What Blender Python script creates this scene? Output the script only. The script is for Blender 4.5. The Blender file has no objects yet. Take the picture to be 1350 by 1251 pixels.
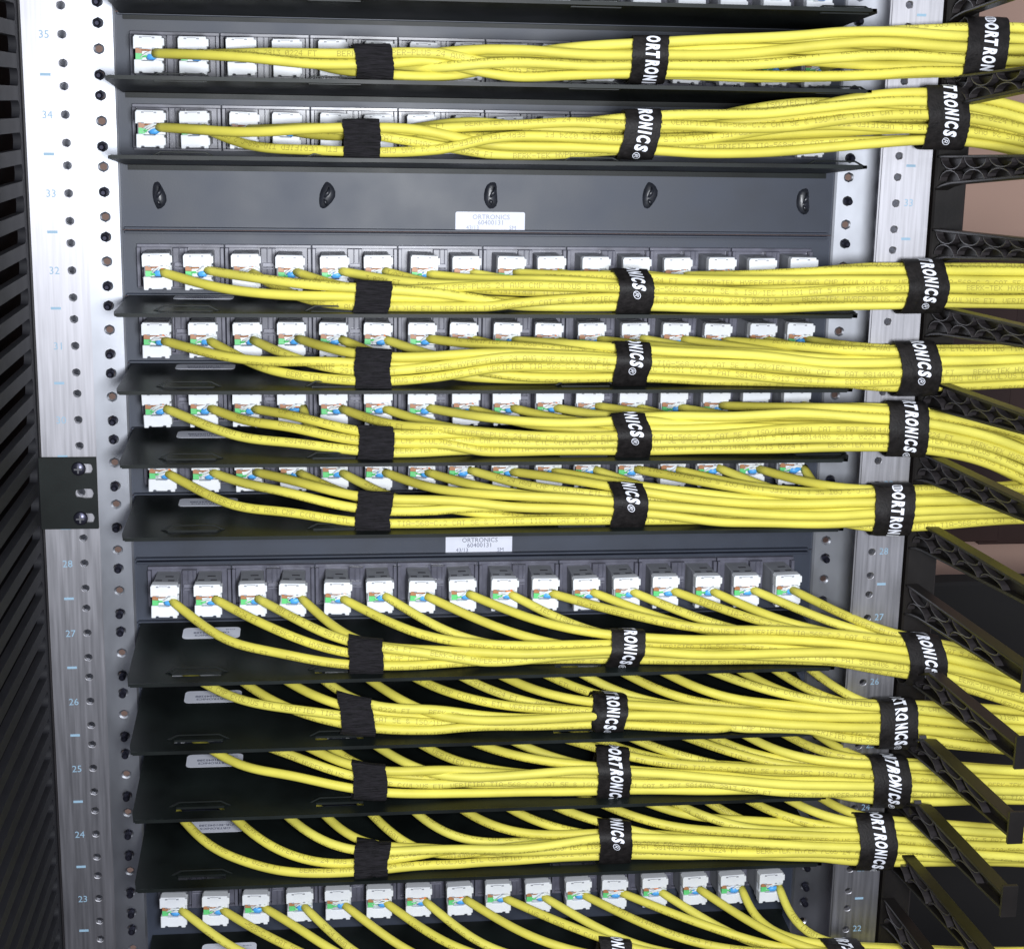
import bpy, bmesh, math, random
import numpy as np
from mathutils import Matrix, Vector

random.seed(7); rng = np.random.default_rng(7)
SC = bpy.context.scene
COL = SC.collection
S = 0.001                                   # everything below is written in millimetres

# ------------------------------------------------------------------ camera
FPX, CX, CY = 2141.0, 675.0, 625.5          # photograph 1350 x 1251
CAM = np.array([-106.4, -1048.67, -49.64])
RM = np.array([[0.9928954769, -0.1177126764, 0.0173867121],
               [0.0093628159, 0.2229546107, 0.9747838628],
               [0.1186208650, 0.9676956998, -0.2224727467]])   # right, up, forward
cd = bpy.data.cameras.new('camera'); cam = bpy.data.objects.new('camera', cd); COL.objects.link(cam)
cd.sensor_fit = 'HORIZONTAL'; cd.sensor_width = 36; cd.lens = FPX / 1350 * 36
cd.clip_start = 0.02; cd.clip_end = 50
cam.matrix_world = Matrix((
    (RM[0][0], RM[1][0], -RM[2][0], CAM[0] * S),
    (RM[0][1], RM[1][1], -RM[2][1], CAM[1] * S),
    (RM[0][2], RM[1][2], -RM[2][2], CAM[2] * S), (0, 0, 0, 1)))
SC.camera = cam

# ------------------------------------------------------------------ light: dim room, ceiling tubes, phone flash
SC.view_settings.view_transform = 'Standard'; SC.view_settings.look = 'None'
SC.view_settings.exposure = 0.0; SC.view_settings.gamma = 1.0
W = bpy.data.worlds.new('World'); SC.world = W; W.use_nodes = True
W.node_tree.nodes['Background'].inputs[0].default_value = (0.62, 0.66, 0.78, 1)
W.node_tree.nodes['Background'].inputs[1].default_value = 0.42

def area(name, loc, target, sx, sy, power, col, shape='RECTANGLE'):
    l = bpy.data.lights.new(name, 'AREA'); l.shape = shape; l.size = sx; l.size_y = sy
    l.energy = power; l.color = col
    o = bpy.data.objects.new(name, l); COL.objects.link(o); o.location = loc
    o.rotation_euler = (Vector(target) - Vector(loc)).to_track_quat('-Z', 'Y').to_euler()
    return o
area('flash_lamp', (-0.02, -1.06, -0.085), (0.02, 0, -0.27), 0.14, 0.14, 12.4, (0.93, 0.96, 1.0), 'DISK')
area('ceiling_lamp', (-0.25, -2.1, 1.05), (0, 0, -0.2), 1.8, 0.6, 23.0, (0.93, 0.97, 1.0))

def at(x, y, Y):
    """the point of the vertical plane at depth Y that the photograph shows at pixel x, y"""
    d = np.array([(x - CX) / FPX, -(y - CY) / FPX, 1.0]) @ RM
    return CAM + d * (Y - CAM[1]) / d[1]

# ------------------------------------------------------------------ materials
MATS = {}
def mat(name, col, rough=0.5, metal=0.0, spec=0.5, bump=None, var=None, aniso=None, coat=0.0, trans=0.0):
    m = bpy.data.materials.new(name); m.use_nodes = True; nt = m.node_tree; N = nt.nodes; L = nt.links
    b = N['Principled BSDF']
    b.inputs['Base Color'].default_value = (*col, 1); b.inputs['Roughness'].default_value = rough
    b.inputs['Metallic'].default_value = metal; b.inputs['Specular IOR Level'].default_value = spec
    b.inputs['Coat Weight'].default_value = coat
    if trans: b.inputs['Transmission Weight'].default_value = trans
    tc = N.new('ShaderNodeTexCoord')
    def noise(scale, sxyz=(1, 1, 1), detail=3):
        mp = N.new('ShaderNodeMapping'); mp.inputs['Scale'].default_value = sxyz
        L.new(tc.outputs['Object'], mp.inputs['Vector'])
        n = N.new('ShaderNodeTexNoise'); n.inputs['Scale'].default_value = scale; n.inputs['Detail'].default_value = detail
        L.new(mp.outputs[0], n.inputs['Vector']); return n
    if var:                                   # var = (scale, amount, stretch)
        n = noise(var[0], var[2] if len(var) > 2 else (1, 1, 1))
        r = N.new('ShaderNodeMapRange'); r.inputs[1].default_value = 0.3; r.inputs[2].default_value = 0.7
        r.inputs[3].default_value = 1 - var[1]; r.inputs[4].default_value = 1 + var[1]
        L.new(n.outputs[0], r.inputs[0])
        mx = N.new('ShaderNodeVectorMath'); mx.operation = 'SCALE'; mx.inputs[0].default_value = col
        L.new(r.outputs[0], mx.inputs['Scale']); L.new(mx.outputs[0], b.inputs['Base Color'])
        r2 = N.new('ShaderNodeMapRange'); r2.inputs[3].default_value = rough * 0.82; r2.inputs[4].default_value = min(1, rough * 1.2)
        L.new(n.outputs[0], r2.inputs[0]); L.new(r2.outputs[0], b.inputs['Roughness'])
    if bump:                                  # bump = (scale, strength, distance, stretch)
        n = noise(bump[0], bump[3] if len(bump) > 3 else (1, 1, 1), 4)
        bp = N.new('ShaderNodeBump'); bp.inputs['Strength'].default_value = bump[1]; bp.inputs['Distance'].default_value = bump[2]
        L.new(n.outputs[0], bp.inputs['Height']); L.new(bp.outputs[0], b.inputs['Normal'])
    if aniso:
        b.inputs['Anisotropic'].default_value = aniso
        cx = N.new('ShaderNodeCombineXYZ'); cx.inputs[2].default_value = 1.0
        L.new(cx.outputs[0], b.inputs['Tangent']); b.inputs['Anisotropic Rotation'].default_value = 0.25
    MATS[name] = m; return m

M_near = mat('brushed_aluminium', (0.42, 0.415, 0.445), 0.52, 1.0, var=(60, 0.16, (9, 9, 0.35)), bump=(150, 0.03, 0.0004, (6, 6, 0.12)), aniso=0.5)
M_far = mat('milled_aluminium', (0.47, 0.485, 0.53), 0.47, 1.0, var=(26, 0.10, (2, 2, 1)), bump=(45, 0.08, 0.0007, (1, 1, 0.6)), aniso=0.5)
M_panel = mat('powder_coat_charcoal', (0.030, 0.038, 0.060), 0.5, 0.0, 0.6, var=(22, 0.22), bump=(1000, 0.08, 0.0003))
M_tray = mat('powder_coat_black', (0.0055, 0.0078, 0.0074), 0.45, 0.0, 0.25, var=(26, 0.55), bump=(900, 0.08, 0.0003))
M_black = mat('black_plastic', (0.016, 0.014, 0.016), 0.42, 0.0, 0.5, var=(40, 0.3), bump=(600, 0.2, 0.0003))
M_finger = mat('black_moulded_plastic', (0.008, 0.0065, 0.006), 0.42, 0.0, 0.4, var=(35, 0.35), bump=(500, 0.2, 0.0003))
M_rib = mat('finger_plastic_edge_lit', (0.034, 0.030, 0.032), 0.32, 0.0, 0.6)  # finger plastic made paler: edge highlights of the ribs put into the colour
M_duct = mat('duct_plastic', (0.013, 0.013, 0.016), 0.62, 0.0, 0.22, var=(30, 0.2))
M_ductback = mat('duct_back_plastic', (0.008, 0.008, 0.010), 0.95, 0.0, 0.03)
M_screw = mat('black_oxide_steel', (0.05, 0.05, 0.075), 0.3, 0.8)
M_plug = mat('plug_rubber', (0.022, 0.024, 0.032), 0.34, 0.0, 0.6, var=(120, 0.4), bump=(300, 0.4, 0.0006))
M_white = mat('jack_white_plastic', (0.80, 0.82, 0.86), 0.42, 0.0, 0.5, var=(160, 0.03))
M_grey = mat('jack_grey_plastic', (0.30, 0.31, 0.34), 0.45, 0.0, 0.5, var=(120, 0.08))
M_slot = mat('jack_slot_dark', (0.08, 0.08, 0.09), 0.6)
M_frame = mat('smoky_frame_plastic', (0.115, 0.115, 0.15), 0.30, 0.0, 0.6, var=(90, 0.25))
M_latch = mat('smoky_latch_plastic', (0.20, 0.20, 0.25), 0.3, 0.0, 0.6)
M_yel = [mat('cable_jacket_yellow_%d' % i, c, 0.54, 0.0, 0.28, var=(38, 0.09), bump=(200, 0.14, 0.0005))
         for i, c in enumerate([(0.66, 0.595, 0.09), (0.62, 0.555, 0.085), (0.68, 0.62, 0.105)])]
M_print = mat('jacket_print_ink', (0.25, 0.20, 0.03), 0.6)
M_strap = mat('strap_woven_black', (0.009, 0.0075, 0.0075), 0.6, 0.0, 0.28, var=(260, 0.5), bump=(700, 0.5, 0.0006, (1, 1, 1)))
M_pile = mat('strap_pile_black', (0.009, 0.008, 0.010), 0.8, 0.0, 0.25, var=(420, 0.7, (0.3, 1, 2.0)), bump=(560, 1.0, 0.0016, (0.22, 1, 2.2)))
M_ink = mat('white_print', (0.82, 0.84, 0.92), 0.5)
M_paper = mat('label_paper', (0.74, 0.76, 0.86), 0.45, var=(90, 0.03))
M_labelink = mat('label_ink', (0.13, 0.14, 0.22), 0.6)
M_blue = mat('blue_mark_ink', (0.26, 0.40, 0.52), 0.55)
M_wire = {'green_wire': mat('wire_green', (0.13, 0.60, 0.20), 0.4), 'brown_wire': mat('wire_brown', (0.42, 0.19, 0.09), 0.4),
          'blue_wire': mat('wire_blue', (0.09, 0.40, 0.86), 0.4), 'orange_wire': mat('wire_orange', (0.86, 0.26, 0.07), 0.4),
          'white_wire': mat('wire_white', (0.74, 0.78, 0.78), 0.4)}
M_wall = mat('painted_wall_tan', (0.64, 0.42, 0.33), 0.8, var=(2, 0.05))
M_floor = mat('floor_tile_brown', (0.10, 0.07, 0.06), 0.6, var=(4, 0.2))
M_shade = mat('painted_shade_brown', (0.045, 0.022, 0.018), 0.5, var=(8, 0.2))  # dark brown painted in for the shadows behind the fingers
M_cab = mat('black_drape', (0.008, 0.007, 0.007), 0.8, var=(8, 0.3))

# ------------------------------------------------------------------ mesh helpers
class MB:
    def __init__(s): s.v = []; s.f = []
    def add(s, vs, fs):
        o = len(s.v); s.v += [tuple(p) for p in vs]; s.f += [tuple(i + o for i in f) for f in fs]
    def box(s, x0, x1, y0, y1, z0, z1):
        s.add([(x, y, z) for x in (x0, x1) for y in (y0, y1) for z in (z0, z1)],
              [(0, 1, 3, 2), (4, 6, 7, 5), (0, 4, 5, 1), (2, 3, 7, 6), (0, 2, 6, 4), (1, 5, 7, 3)])
    def prism(s, poly, a, b, axis='y'):
        """poly in the other two axes, extruded from a to b"""
        n = len(poly)
        def P(p, t): return {'x': (t, p[0], p[1]), 'y': (p[0], t, p[1]), 'z': (p[0], p[1], t)}[axis]
        s.add([P(p, a) for p in poly] + [P(p, b) for p in poly],
              [tuple(range(n))[::-1], tuple(range(n, 2 * n))] + [(i, (i + 1) % n, n + (i + 1) % n, n + i) for i in range(n)])
    def tube(s, path, r, n=8, cap=True, ref=(0, 0, 1)):
        P = np.array(path, float); T = np.gradient(P, axis=0); T /= np.linalg.norm(T, axis=1)[:, None] + 1e-12
        rf = np.array(ref, float); B = np.cross(T, rf); bad = np.linalg.norm(B, axis=1) < 1e-3
        B[bad] = np.cross(T[bad], (1, 0.3, 0)); B /= np.linalg.norm(B, axis=1)[:, None]; U = np.cross(B, T)
        a = np.arange(n) * 2 * math.pi / n
        R = np.full(len(P), r) if np.isscalar(r) else np.array(r)
        V = P[:, None] + R[:, None, None] * (np.cos(a)[None, :, None] * B[:, None] + np.sin(a)[None, :, None] * U[:, None])
        k = len(P)
        fs = [(i * n + j, i * n + (j + 1) % n, (i + 1) * n + (j + 1) % n, (i + 1) * n + j) for i in range(k - 1) for j in range(n)]
        if cap: fs += [tuple(range(n))[::-1], tuple((k - 1) * n + j for j in range(n))]
        s.add(V.reshape(-1, 3).tolist(), fs)
    def cyl(s, c, axis, r, h, n=12, r2=None):
        c = np.array(c, float); ax = {'x': (1, 0, 0), 'y': (0, 1, 0), 'z': (0, 0, 1)}[axis]
        s.tube([c, c + np.array(ax) * h], [r, r if r2 is None else r2], n, True, (0, 1, 0) if axis == 'z' else (0, 0, 1))
    def mesh(s, name, m, smooth=False, bevel=0, angle=None):
        me = bpy.data.meshes.new(name)
        me.from_pydata([(x * S, y * S, z * S) for x, y, z in s.v], [], s.f)
        bm = bmesh.new(); bm.from_mesh(me)
        bmesh.ops.recalc_face_normals(bm, faces=bm.faces)
        if bevel:
            es = [e for e in bm.edges if len(e.link_faces) == 2 and e.calc_face_angle(0) > 0.6]
            bmesh.ops.bevel(bm, geom=es, offset=bevel * S, segments=1, affect='EDGES', clamp_overlap=True)
        bm.to_mesh(me); bm.free()
        if smooth: me.shade_smooth()
        if angle: me.shade_smooth(); me.set_sharp_from_angle(angle=math.radians(angle))
        me.materials.append(m)
        return me
    def build(s, name, m, parent=None, loc=(0, 0, 0), **k):
        return put(name, s.mesh(name, m, **k), parent, loc)

def put(name, me, parent=None, loc=(0, 0, 0), scale=None):
    o = bpy.data.objects.new(name, me); COL.objects.link(o)
    o.location = (loc[0] * S, loc[1] * S, loc[2] * S)
    if scale: o.scale = scale
    if parent: o.parent = parent
    return o
def tag(o, label, cat, group=None):
    o['label'] = label; o['category'] = cat
    if group: o['group'] = group
    return o
def thing(name, label, cat, loc=(0, 0, 0), group=None):
    return tag(put(name, None, None, loc), label, cat, group)

def hole_plate(mb, x0, x1, zs, ztop, zbot, hx, r, y, t, cs=0.0):
    """vertical plate facing -Y at y, thickness t, a round hole at each z of zs; cs = countersink width"""
    zs = sorted(zs, reverse=True)
    ed = [ztop] + [(a + b) / 2 for a, b in zip(zs, zs[1:])] + [zbot]
    for i, z in enumerate(zs):
        a, b = ed[i], ed[i + 1]
        out = [(x0 + (x1 - x0) * k / 4, a) for k in range(4)] + [(x1, a + (b - a) * k / 4) for k in range(4)] + \
              [(x1 - (x1 - x0) * k / 4, b) for k in range(4)] + [(x0, b - (b - a) * k / 4) for k in range(4)]
        an = [math.atan2(q - z, p - hx) for p, q in out]
        # even the angles a little so that the hole is round
        rings = [[(p, y, q) for p, q in out],
                 [(hx + (r + cs) * math.cos(g), y, z + (r + cs) * math.sin(g)) for g in an],
                 [(hx + r * math.cos(g), y + cs * 0.7, z + r * math.sin(g)) for g in an],
                 [(hx + r * math.cos(g), y + t, z + r * math.sin(g)) for g in an],
                 [(p, y + t, q) for p, q in out]]
        n = 16
        mb.add([p for rg in rings for p in rg],
               [(k * n + j, k * n + (j + 1) % n, (k + 1) * n + (j + 1) % n, (k + 1) * n + j) for k in range(4) for j in range(n)])

_txt = {}
def text_mesh(body, size, shear=0.0, bold=0.0, res=2):
    key = (body, size, shear, bold)
    if key not in _txt:
        cu = bpy.data.curves.new('text', 'FONT'); cu.body = body; cu.size = size; cu.shear = shear; cu.offset = bold
        cu.resolution_u = res; o = bpy.data.objects.new('text', cu); COL.objects.link(o)
        dg = bpy.context.evaluated_depsgraph_get(); me = bpy.data.meshes.new_from_object(o.evaluated_get(dg))
        V = np.array([v.co[:2] for v in me.vertices]); F = [tuple(p.vertices) for p in me.polygons]
        COL.objects.unlink(o); bpy.data.objects.remove(o); bpy.data.curves.remove(cu); bpy.data.meshes.remove(me)
        _txt[key] = (V, F)
    return _txt[key]
def flat_text(mb, body, size, fn, align=0.5, bold=0.0):
    V, F = text_mesh(body, size, 0, bold)
    w = V[:, 0].max()
    mb.add([fn(u - w * align, v) for u, v in V], F)

def hz(k): return -(44.45 * (k // 3) + 15.875 * (k % 3))          # hole pattern of a rack unit

# ------------------------------------------------------------------ rack posts
def post(side, label):
    t = thing('rack_post', label, 'rack post', (0, 0, -800), 'posts of the equipment rack')
    L = (0, 0, 800)
    s = side
    near_in, near_out, nh = (-238.8, -270.5, -248.2) if s < 0 else (237.8, 269.3, 248.2)
    far_in, far_out, fh = (-228.2, -262, -237.0) if s < 0 else (233.6, 264, 241.3)
    nz = [hz(k) - (0.6 if s > 0 else 0) for k in range(-6, 52)]
    fz = [hz(k - 1) * 0.9708 - 6.03 - (0.6 if s > 0 else 0) for k in range(-4, 52)]
    m = MB(); hole_plate(m, min(near_in, near_out), max(near_in, near_out), nz, 110, -770, nh, 2.25, -72.6, 4.0, 0.3)
    m.build('near_flange', M_near, t, L, angle=35)
    m = MB(); hole_plate(m, min(far_in, far_out), max(far_in, far_out), fz, 110, -770, fh, 2.25, 0, 2.6, 1.15)
    # rolled inner lip of the far flange
    lip = far_in
    m.prism([(lip, 0.2), (lip - s * 1.2, 1.2), (lip - s * 1.4, 3.0), (lip, 2.9)], -770, 110, 'z')
    m.build('far_flange', M_far, t, L, angle=35)
    m = MB(); wx = near_out
    m.box(min(wx, wx - s * 3), max(wx, wx - s * 3), -68.5, 0, -770, 110)
    m.build('web', M_near, t, L)
    # unit marks and numbers on the near flange
    tick = MB(); tick.box(-2.9, 2.9, -0.12, 0, -0.75, 0.75); tm = tick.mesh('unit_mark', M_blue)
    mx = -258.3 if s < 0 else 256.0
    for u in range(-2, 16):
        zb = (hz(3 * u + 2) + hz(3 * u + 3)) / 2
        put('unit_mark', tm, t, (mx, -72.65, zb + 800))
        num = 35 - u
        if num > 0:
            q = MB(); flat_text(q, str(num), 6.2, lambda a, b: (a, 0, b - 2.2), 0.5)
            q.build('unit_number', M_blue, t, (mx, -72.75, hz(3 * u + 1) + 800))
    return t
post(-1, 'silver aluminium rack post at the left, with black bracket screwed to it')
post(1, 'silver aluminium rack post at the right, crossed by the yellow bundles')

# bracket on the left post
t = thing('bracket', 'small black bracket plate with three slots on the left silver post', 'bracket', (-257, -74, -305))
m = MB()
x0, x1 = -278 + 257, -238.4 + 257; zt, zb = -260.5 + 305, -304.6 + 305
sl = [zt - 6.8, zt - 22.2, zt - 37.4]
# plate with three stadium slots
for i, z in enumerate(sl):
    a = zt if i == 0 else (sl[i - 1] + z) / 2; b = zb if i == 2 else (z + sl[i + 1]) / 2
    out = [(x0 + (x1 - x0) * k / 4, a) for k in range(4)] + [(x1, a + (b - a) * k / 4) for k in range(4)] + \
          [(x1 - (x1 - x0) * k / 4, b) for k in range(4)] + [(x0, b - (b - a) * k / 4) for k in range(4)]
    c0, c1, r = 9.0, 13.2, 3.4
    inn = []
    for p, q in out:
        cc = c0 if p < 8 else c1
        g = math.atan2((q - z), (p - cc) * 0.9); inn.append((cc + r * math.cos(g), z + r * math.sin(g)))
    rg = [[(p, -1.6, q) for p, q in out], [(p, -1.6, q) for p, q in inn], [(p, 0.5, q) for p, q in inn], [(p, 0.5, q) for p, q in out]]
    m.add([p for r_ in rg for p in r_], [(k * 16 + j, k * 16 + (j + 1) % 16, (k + 1) * 16 + (j + 1) % 16, (k + 1) * 16 + j) for k in range(3) for j in range(16)])
m.build('plate', M_tray, t)
for z in (sl[0], sl[2]):
    q = MB(); q.cyl((8.2, -1.7, z), 'y', 4.3, -1.6, 16, 3.8); q.cyl((8.2, -3.3, z), 'y', 3.8, -0.9, 16, 2.2)
    sc = q.build('screw', M_screw, t, angle=30)
    q = MB(); q.box(5.8, 10.6, -4.35, -4.2, z - 0.5, z + 0.5); q.box(7.7, 8.7, -4.36, -4.2, z - 2.4, z + 2.4)
    q.build('drive_recess', M_slot, sc)

# ------------------------------------------------------------------ rows: z of tray front, rise of the front over the back, jack z
ROWS = {
 'T': dict(tz=8.0, dz=7, jz=19.5, lab='of the topmost row, cut off by the photo edge', bare=True),
 'A': dict(tz=-38.2, dz=7.5, jz=-24.9, lab='of the first complete row from the top',
    b=[(300, 70, 98), (493, 64, 103), (650, 61, 108), (850, 53, 110), (1000, 40, 109), (1130, 30, 106), (1290, 28, 103), (1400, 36, 98)],
    st=[(493, 3.0, None), (852, 2.0, 1), (1291, 2.0, 0)]),
 'B': dict(tz=-82.0, dz=7.5, jz=-68.2, lab='of the row just above the upper blank panel',
    b=[(300, 165, 200), (475, 160, 207), (650, 156, 212), (840, 149, 211), (1000, 130, 209), (1120, 117, 198), (1239, 113, 187), (1340, 135, 205), (1420, 165, 235)],
    st=[(476, 2.0, None), (840, 2.0, 4), (1240, 2.0, 3)]),
 'D': dict(tz=-171.7, dz=0, jz=-154.0, lab='of the row just below the upper blank panel',
    b=[(300, 380, 409), (490, 374, 411), (650, 368, 413), (832, 361, 414), (1000, 362, 419), (1100, 348, 412), (1212, 347, 407), (1345, 350, 407), (1430, 352, 410)],
    st=[(490, 2.0, None), (833, 2.0, 5), (1212, 2.0, 2)]),
 'E': dict(tz=-217.2, dz=-2, jz=-196.0, lab='of the second row below the upper blank panel',
    b=[(300, 480, 508), (492, 466, 512), (650, 458, 509), (830, 455, 507), (1000, 456, 520), (1100, 460, 521), (1203, 453, 518), (1345, 453, 509), (1430, 450, 508)],
    st=[(492, 2.0, None), (830, 2.0, 5), (1203, 2.0, 3)]),
 'F': dict(tz=-261.2, dz=-4, jz=-240.0, lab='of the third row below the upper blank panel',
    b=[(300, 570, 604), (495, 567, 608), (650, 562, 604), (829, 550, 605), (1000, 535, 603), (1100, 528, 600), (1189, 528, 594), (1290, 545, 612), (1350, 565, 640), (1430, 605, 690)],
    st=[(495, 2.0, None), (830, 2.0, 5), (1190, 2.0, 1)]),
 'G': dict(tz=-305.6, dz=-4, jz=-281.5, lab='of the fourth row, above the lower blank panel',
    b=[(300, 665, 702), (493, 650, 703), (650, 646, 697), (827, 640, 696), (950, 645, 708), (1060, 648, 705), (1170, 636, 704), (1345, 634, 690), (1430, 630, 690)],
    st=[(493, 2.0, None), (826, 2.0, 5), (1171, 2.0, 0)]),
 'H': dict(tz=-397.4, dz=-9, jz=-364.8, lab='of the row just below the lower blank panel',
    b=[(300, 850, 886), (482, 842, 888), (650, 848, 893), (820, 828, 885), (1000, 820, 886), (1100, 822, 888), (1212, 834, 897), (1340, 858, 935), (1430, 885, 970)],
    st=[(482, 2.0, None), (821, 2.0, 3), (1212, 2.0, 2)]),
 'I': dict(tz=-441.5, dz=-9, jz=-408.0, lab='of the second row below the lower blank panel',
    b=[(300, 935, 970), (470, 927, 970), (650, 930, 972), (800, 918, 972), (1000, 922, 980), (1100, 918, 982), (1177, 916, 985), (1345, 930, 1000), (1430, 938, 1010)],
    st=[(470, 2.0, None), (800, 2.0, 3), (1177, 2.0, 1)]),
 'J': dict(tz=-486.5, dz=-9, jz=-451.0, lab='of the third row below the lower blank panel',
    b=[(300, 1010, 1052), (487, 1010, 1055), (650, 1008, 1054), (806, 992, 1054), (1000, 998, 1056), (1090, 990, 1058), (1168, 992, 1063), (1345, 1002, 1066), (1430, 1005, 1070)],
    st=[(487, 2.0, None), (806, 2.0, 0), (1168, 2.0, 1)]),
 'K': dict(tz=-533.3, dz=-9, jz=-495.0, lab='of the fourth row below the lower blank panel',
    b=[(300, 1136, 1176), (400, 1130, 1172), (490, 1113, 1157), (650, 1103, 1146), (808, 1076, 1138), (1000, 1080, 1142), (1080, 1074, 1143), (1149, 1070, 1144), (1345, 1084, 1146), (1430, 1090, 1150)],
    st=[(490, 2.0, None), (808, 2.0, 4), (1149, 2.0, 0)]),
 'L': dict(tz=-626.0, dz=-9, jz=-582.5, lab='of the lowest row, at the bottom of the photo',
    b=[(300, 1275, 1315), (490, 1275, 1312), (650, 1262, 1312), (810, 1243, 1303), (1000, 1242, 1300), (1115, 1236, 1300), (1345, 1245, 1305), (1430, 1245, 1305)],
    st=[(812, 2.0, 4), (1112, 2.0, 2)]),
}
JX = [-204.8 + 27.35 * k for k in range(16)]
ORD = 'first second third fourth fifth sixth seventh eighth ninth tenth eleventh twelfth thirteenth fourteenth fifteenth sixteenth'.split()

# ------------------------------------------------------------------ jack meshes (shared)
def jack_meshes():
    d = {}
    m = MB()
    m.box(-7.6, 7.6, -24, 1, -9.5, 10.6); m.box(-8.2, 8.2, -24.5, -19, -10.2, 10.0)
    d['jack'] = m.mesh('jack', M_grey, bevel=0.4)
    # upper cap: slab with side tab and two notches
    m = MB()
    m.prism([(-8.6, 2.9), (-7.3, 2.9), (-7.3, 3.5), (-3.9, 3.5), (-3.9, 3.0), (3.1, 3.0), (3.1, 3.6), (6.7, 3.6), (6.7, 2.8), (8.5, 2.8),
             (8.5, 5.2), (9.6, 5.2), (9.6, 9.6), (8.2, 9.6), (8.2, 10.9), (-8.0, 10.9), (-8.0, 10.0), (-8.6, 10.0)], -32, -24.6)
    d['upper_cap'] = m.mesh('upper_cap', M_white, bevel=0.35)
    m = MB()
    for x in (-5.0, 2.4): m.box(x, x + 1.6, -32.25, -31.9, 9.2, 10.1); m.box(x, x + 1.6, -32.25, -31.9, 3.0, 3.8)
    m.box(-3.2, 2.2, -32.2, -31.9, 9.9, 10.3)
    d['notch'] = m.mesh('notch', M_grey)
    m = MB(); m.box(-1.0, 4.2, -13.5, -10.5, 10.4, 10.75); m.box(-6.5, -2.4, -22.4, -19.4, 10.4, 10.75); m.box(1.5, 5.6, -22.4, -19.4, 10.4, 10.75)
    d['top_slot'] = m.mesh('top_slot', M_slot)
    m = MB()
    m.prism([(-8.2, -3.2), (-4.0, -3.2), (-4.0, -3.9), (3.2, -3.9), (3.2, -3.2), (8.2, -3.2), (8.2, -5.0), (9.2, -5.0), (9.2, -9.6), (8.2, -9.6),
             (8.2, -11.4), (5.4, -11.4), (5.4, -10.2), (3.4, -10.2), (3.4, -10.9), (-3.6, -10.9), (-3.6, -10.2), (-5.4, -10.2), (-5.4, -11.4), (-8.2, -11.4)], -31.6, -24.6)
    d['lower_cap'] = m.mesh('lower_cap', M_white, bevel=0.35)
    m = MB(); m.box(-7.4, 9.0, -28.6, -24.4, -3.4, 3.5); d['wire_block'] = m.mesh('wire_block', M_white, bevel=0.3)
    return d
JM = jack_meshes()
def wire_set(seed):
    r = random.Random(seed); out = []
    def arc(x0, z0, x1, z1, h, y=-29.6, n=6):
        return [(x0 + (x1 - x0) * i / n, y - 1.3 * math.sin(math.pi * i / n) - r.random() * .3, z0 + (z1 - z0) * i / n + h * math.sin(math.pi * i / n)) for i in range(n + 1)]
    m = MB(); x = r.uniform(-5.6, -4.6)
    m.prism([(x - 1.8, -2.6), (x + 1.8, -2.5), (x + 1.9, 0.0), (x - 1.8, 0.2)], -30.6, -28.4)
    m.tube(arc(x + 1, -1.2, r.uniform(-1.5, 0.5), r.uniform(-1.6, -.4), r.uniform(-.4, .8)), 0.55, 5)
    out.append(('green_wire', m.mesh('green_wire', M_wire['green_wire'])))
    m = MB(); m.prism([(x - 1.8, 0.3), (x + 1.6, 0.2), (x + 1.7, 2.5), (x - 1.8, 2.6)], -30.6, -28.4)
    m.tube(arc(x + 1, 1.6, r.uniform(0, 3), r.uniform(1.4, 2.6), r.uniform(-.2, .5)), 0.45, 5)
    out.append(('brown_wire', m.mesh('brown_wire', M_wire['brown_wire'])))
    m = MB(); bx = r.uniform(1.0, 3.0)
    m.tube([(bx - 2.6, -29.4, -1.6), (bx - 1.2, -30.4, -1.2), (bx + 1.2, -30.6, -1.1), (bx + 3.2, -30.2, -.6), (7.6, -30.2, 0.2)], [0.9, 1.6, 1.7, 1.1, 0.6], 7)
    m.tube([(bx - 2.4, -29.3, -2.2), (bx + 1.4, -30.0, -2.2)], [0.6, 0.7], 5)
    out.append(('blue_wire', m.mesh('blue_wire', M_wire['blue_wire'], smooth=True)))
    if r.random() < 0.62:
        m = MB(); ox = r.uniform(0.4, 2.2)
        m.tube([(ox - 1.6, -29.2, 2.2), (ox, -30.2, 2.2), (ox + 2.2, -30.4, 1.8), (ox + 4.0, -30.2, 1.0)], [0.8, 1.3, 1.25, 0.6], 6)
        out.append(('orange_wire', m.mesh('orange_wire', M_wire['orange_wire'], smooth=True)))
    for k in range(4):
        m = MB(); m.tube(arc(r.uniform(-4.5, 1), r.uniform(-2, 0), 8.2, r.uniform(-.6, 1.0), r.uniform(.8, 2.6), -30.2, 8), 0.42, 5)
        out.append(('white_wire', m.mesh('white_wire', M_wire['white_wire'], smooth=True)))
    return out
WS = [wire_set(i) for i in range(16)]

# ------------------------------------------------------------------ panel meshes
def frame_mesh():
    m = MB()                                   # open frame round a pair of jacks, with a centre web
    w = 27.0
    m.box(-w, w, -4.0, 0.2, 12.4, 14.4); m.box(-w, w, -4.0, 0.2, -13.6, -12.2)
    m.box(-w, -w + 2.2, -6.5, 0.2, -12.2, 12.4); m.box(w - 2.2, w, -6.5, 0.2, -12.2, 12.4)
    m.box(-w + 2.2, w - 2.2, -1.6, 0.1, -12.2, 12.4)
    m.box(-4.6, 4.6, -7, -1.6, -12.2, 12.4); m.box(-1.0, -0.2, -8.0, -7.0, -12.0, 12.2); m.box(2.2, 2.8, -7.6, -7.0, -12.0, 12.2)
    return m.mesh('jack_frame', M_frame, bevel=0.25)
def latch_mesh():
    m = MB(); m.box(-3.6, 3.6, -9.2, -7.0, 1.0, 3.4); m.box(-3.6, 3.6, -8.6, -7.0, -0.8, 0.2)
    return m.mesh('latch', M_latch, bevel=0.2)
FM, LM = frame_mesh(), latch_mesh()

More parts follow.
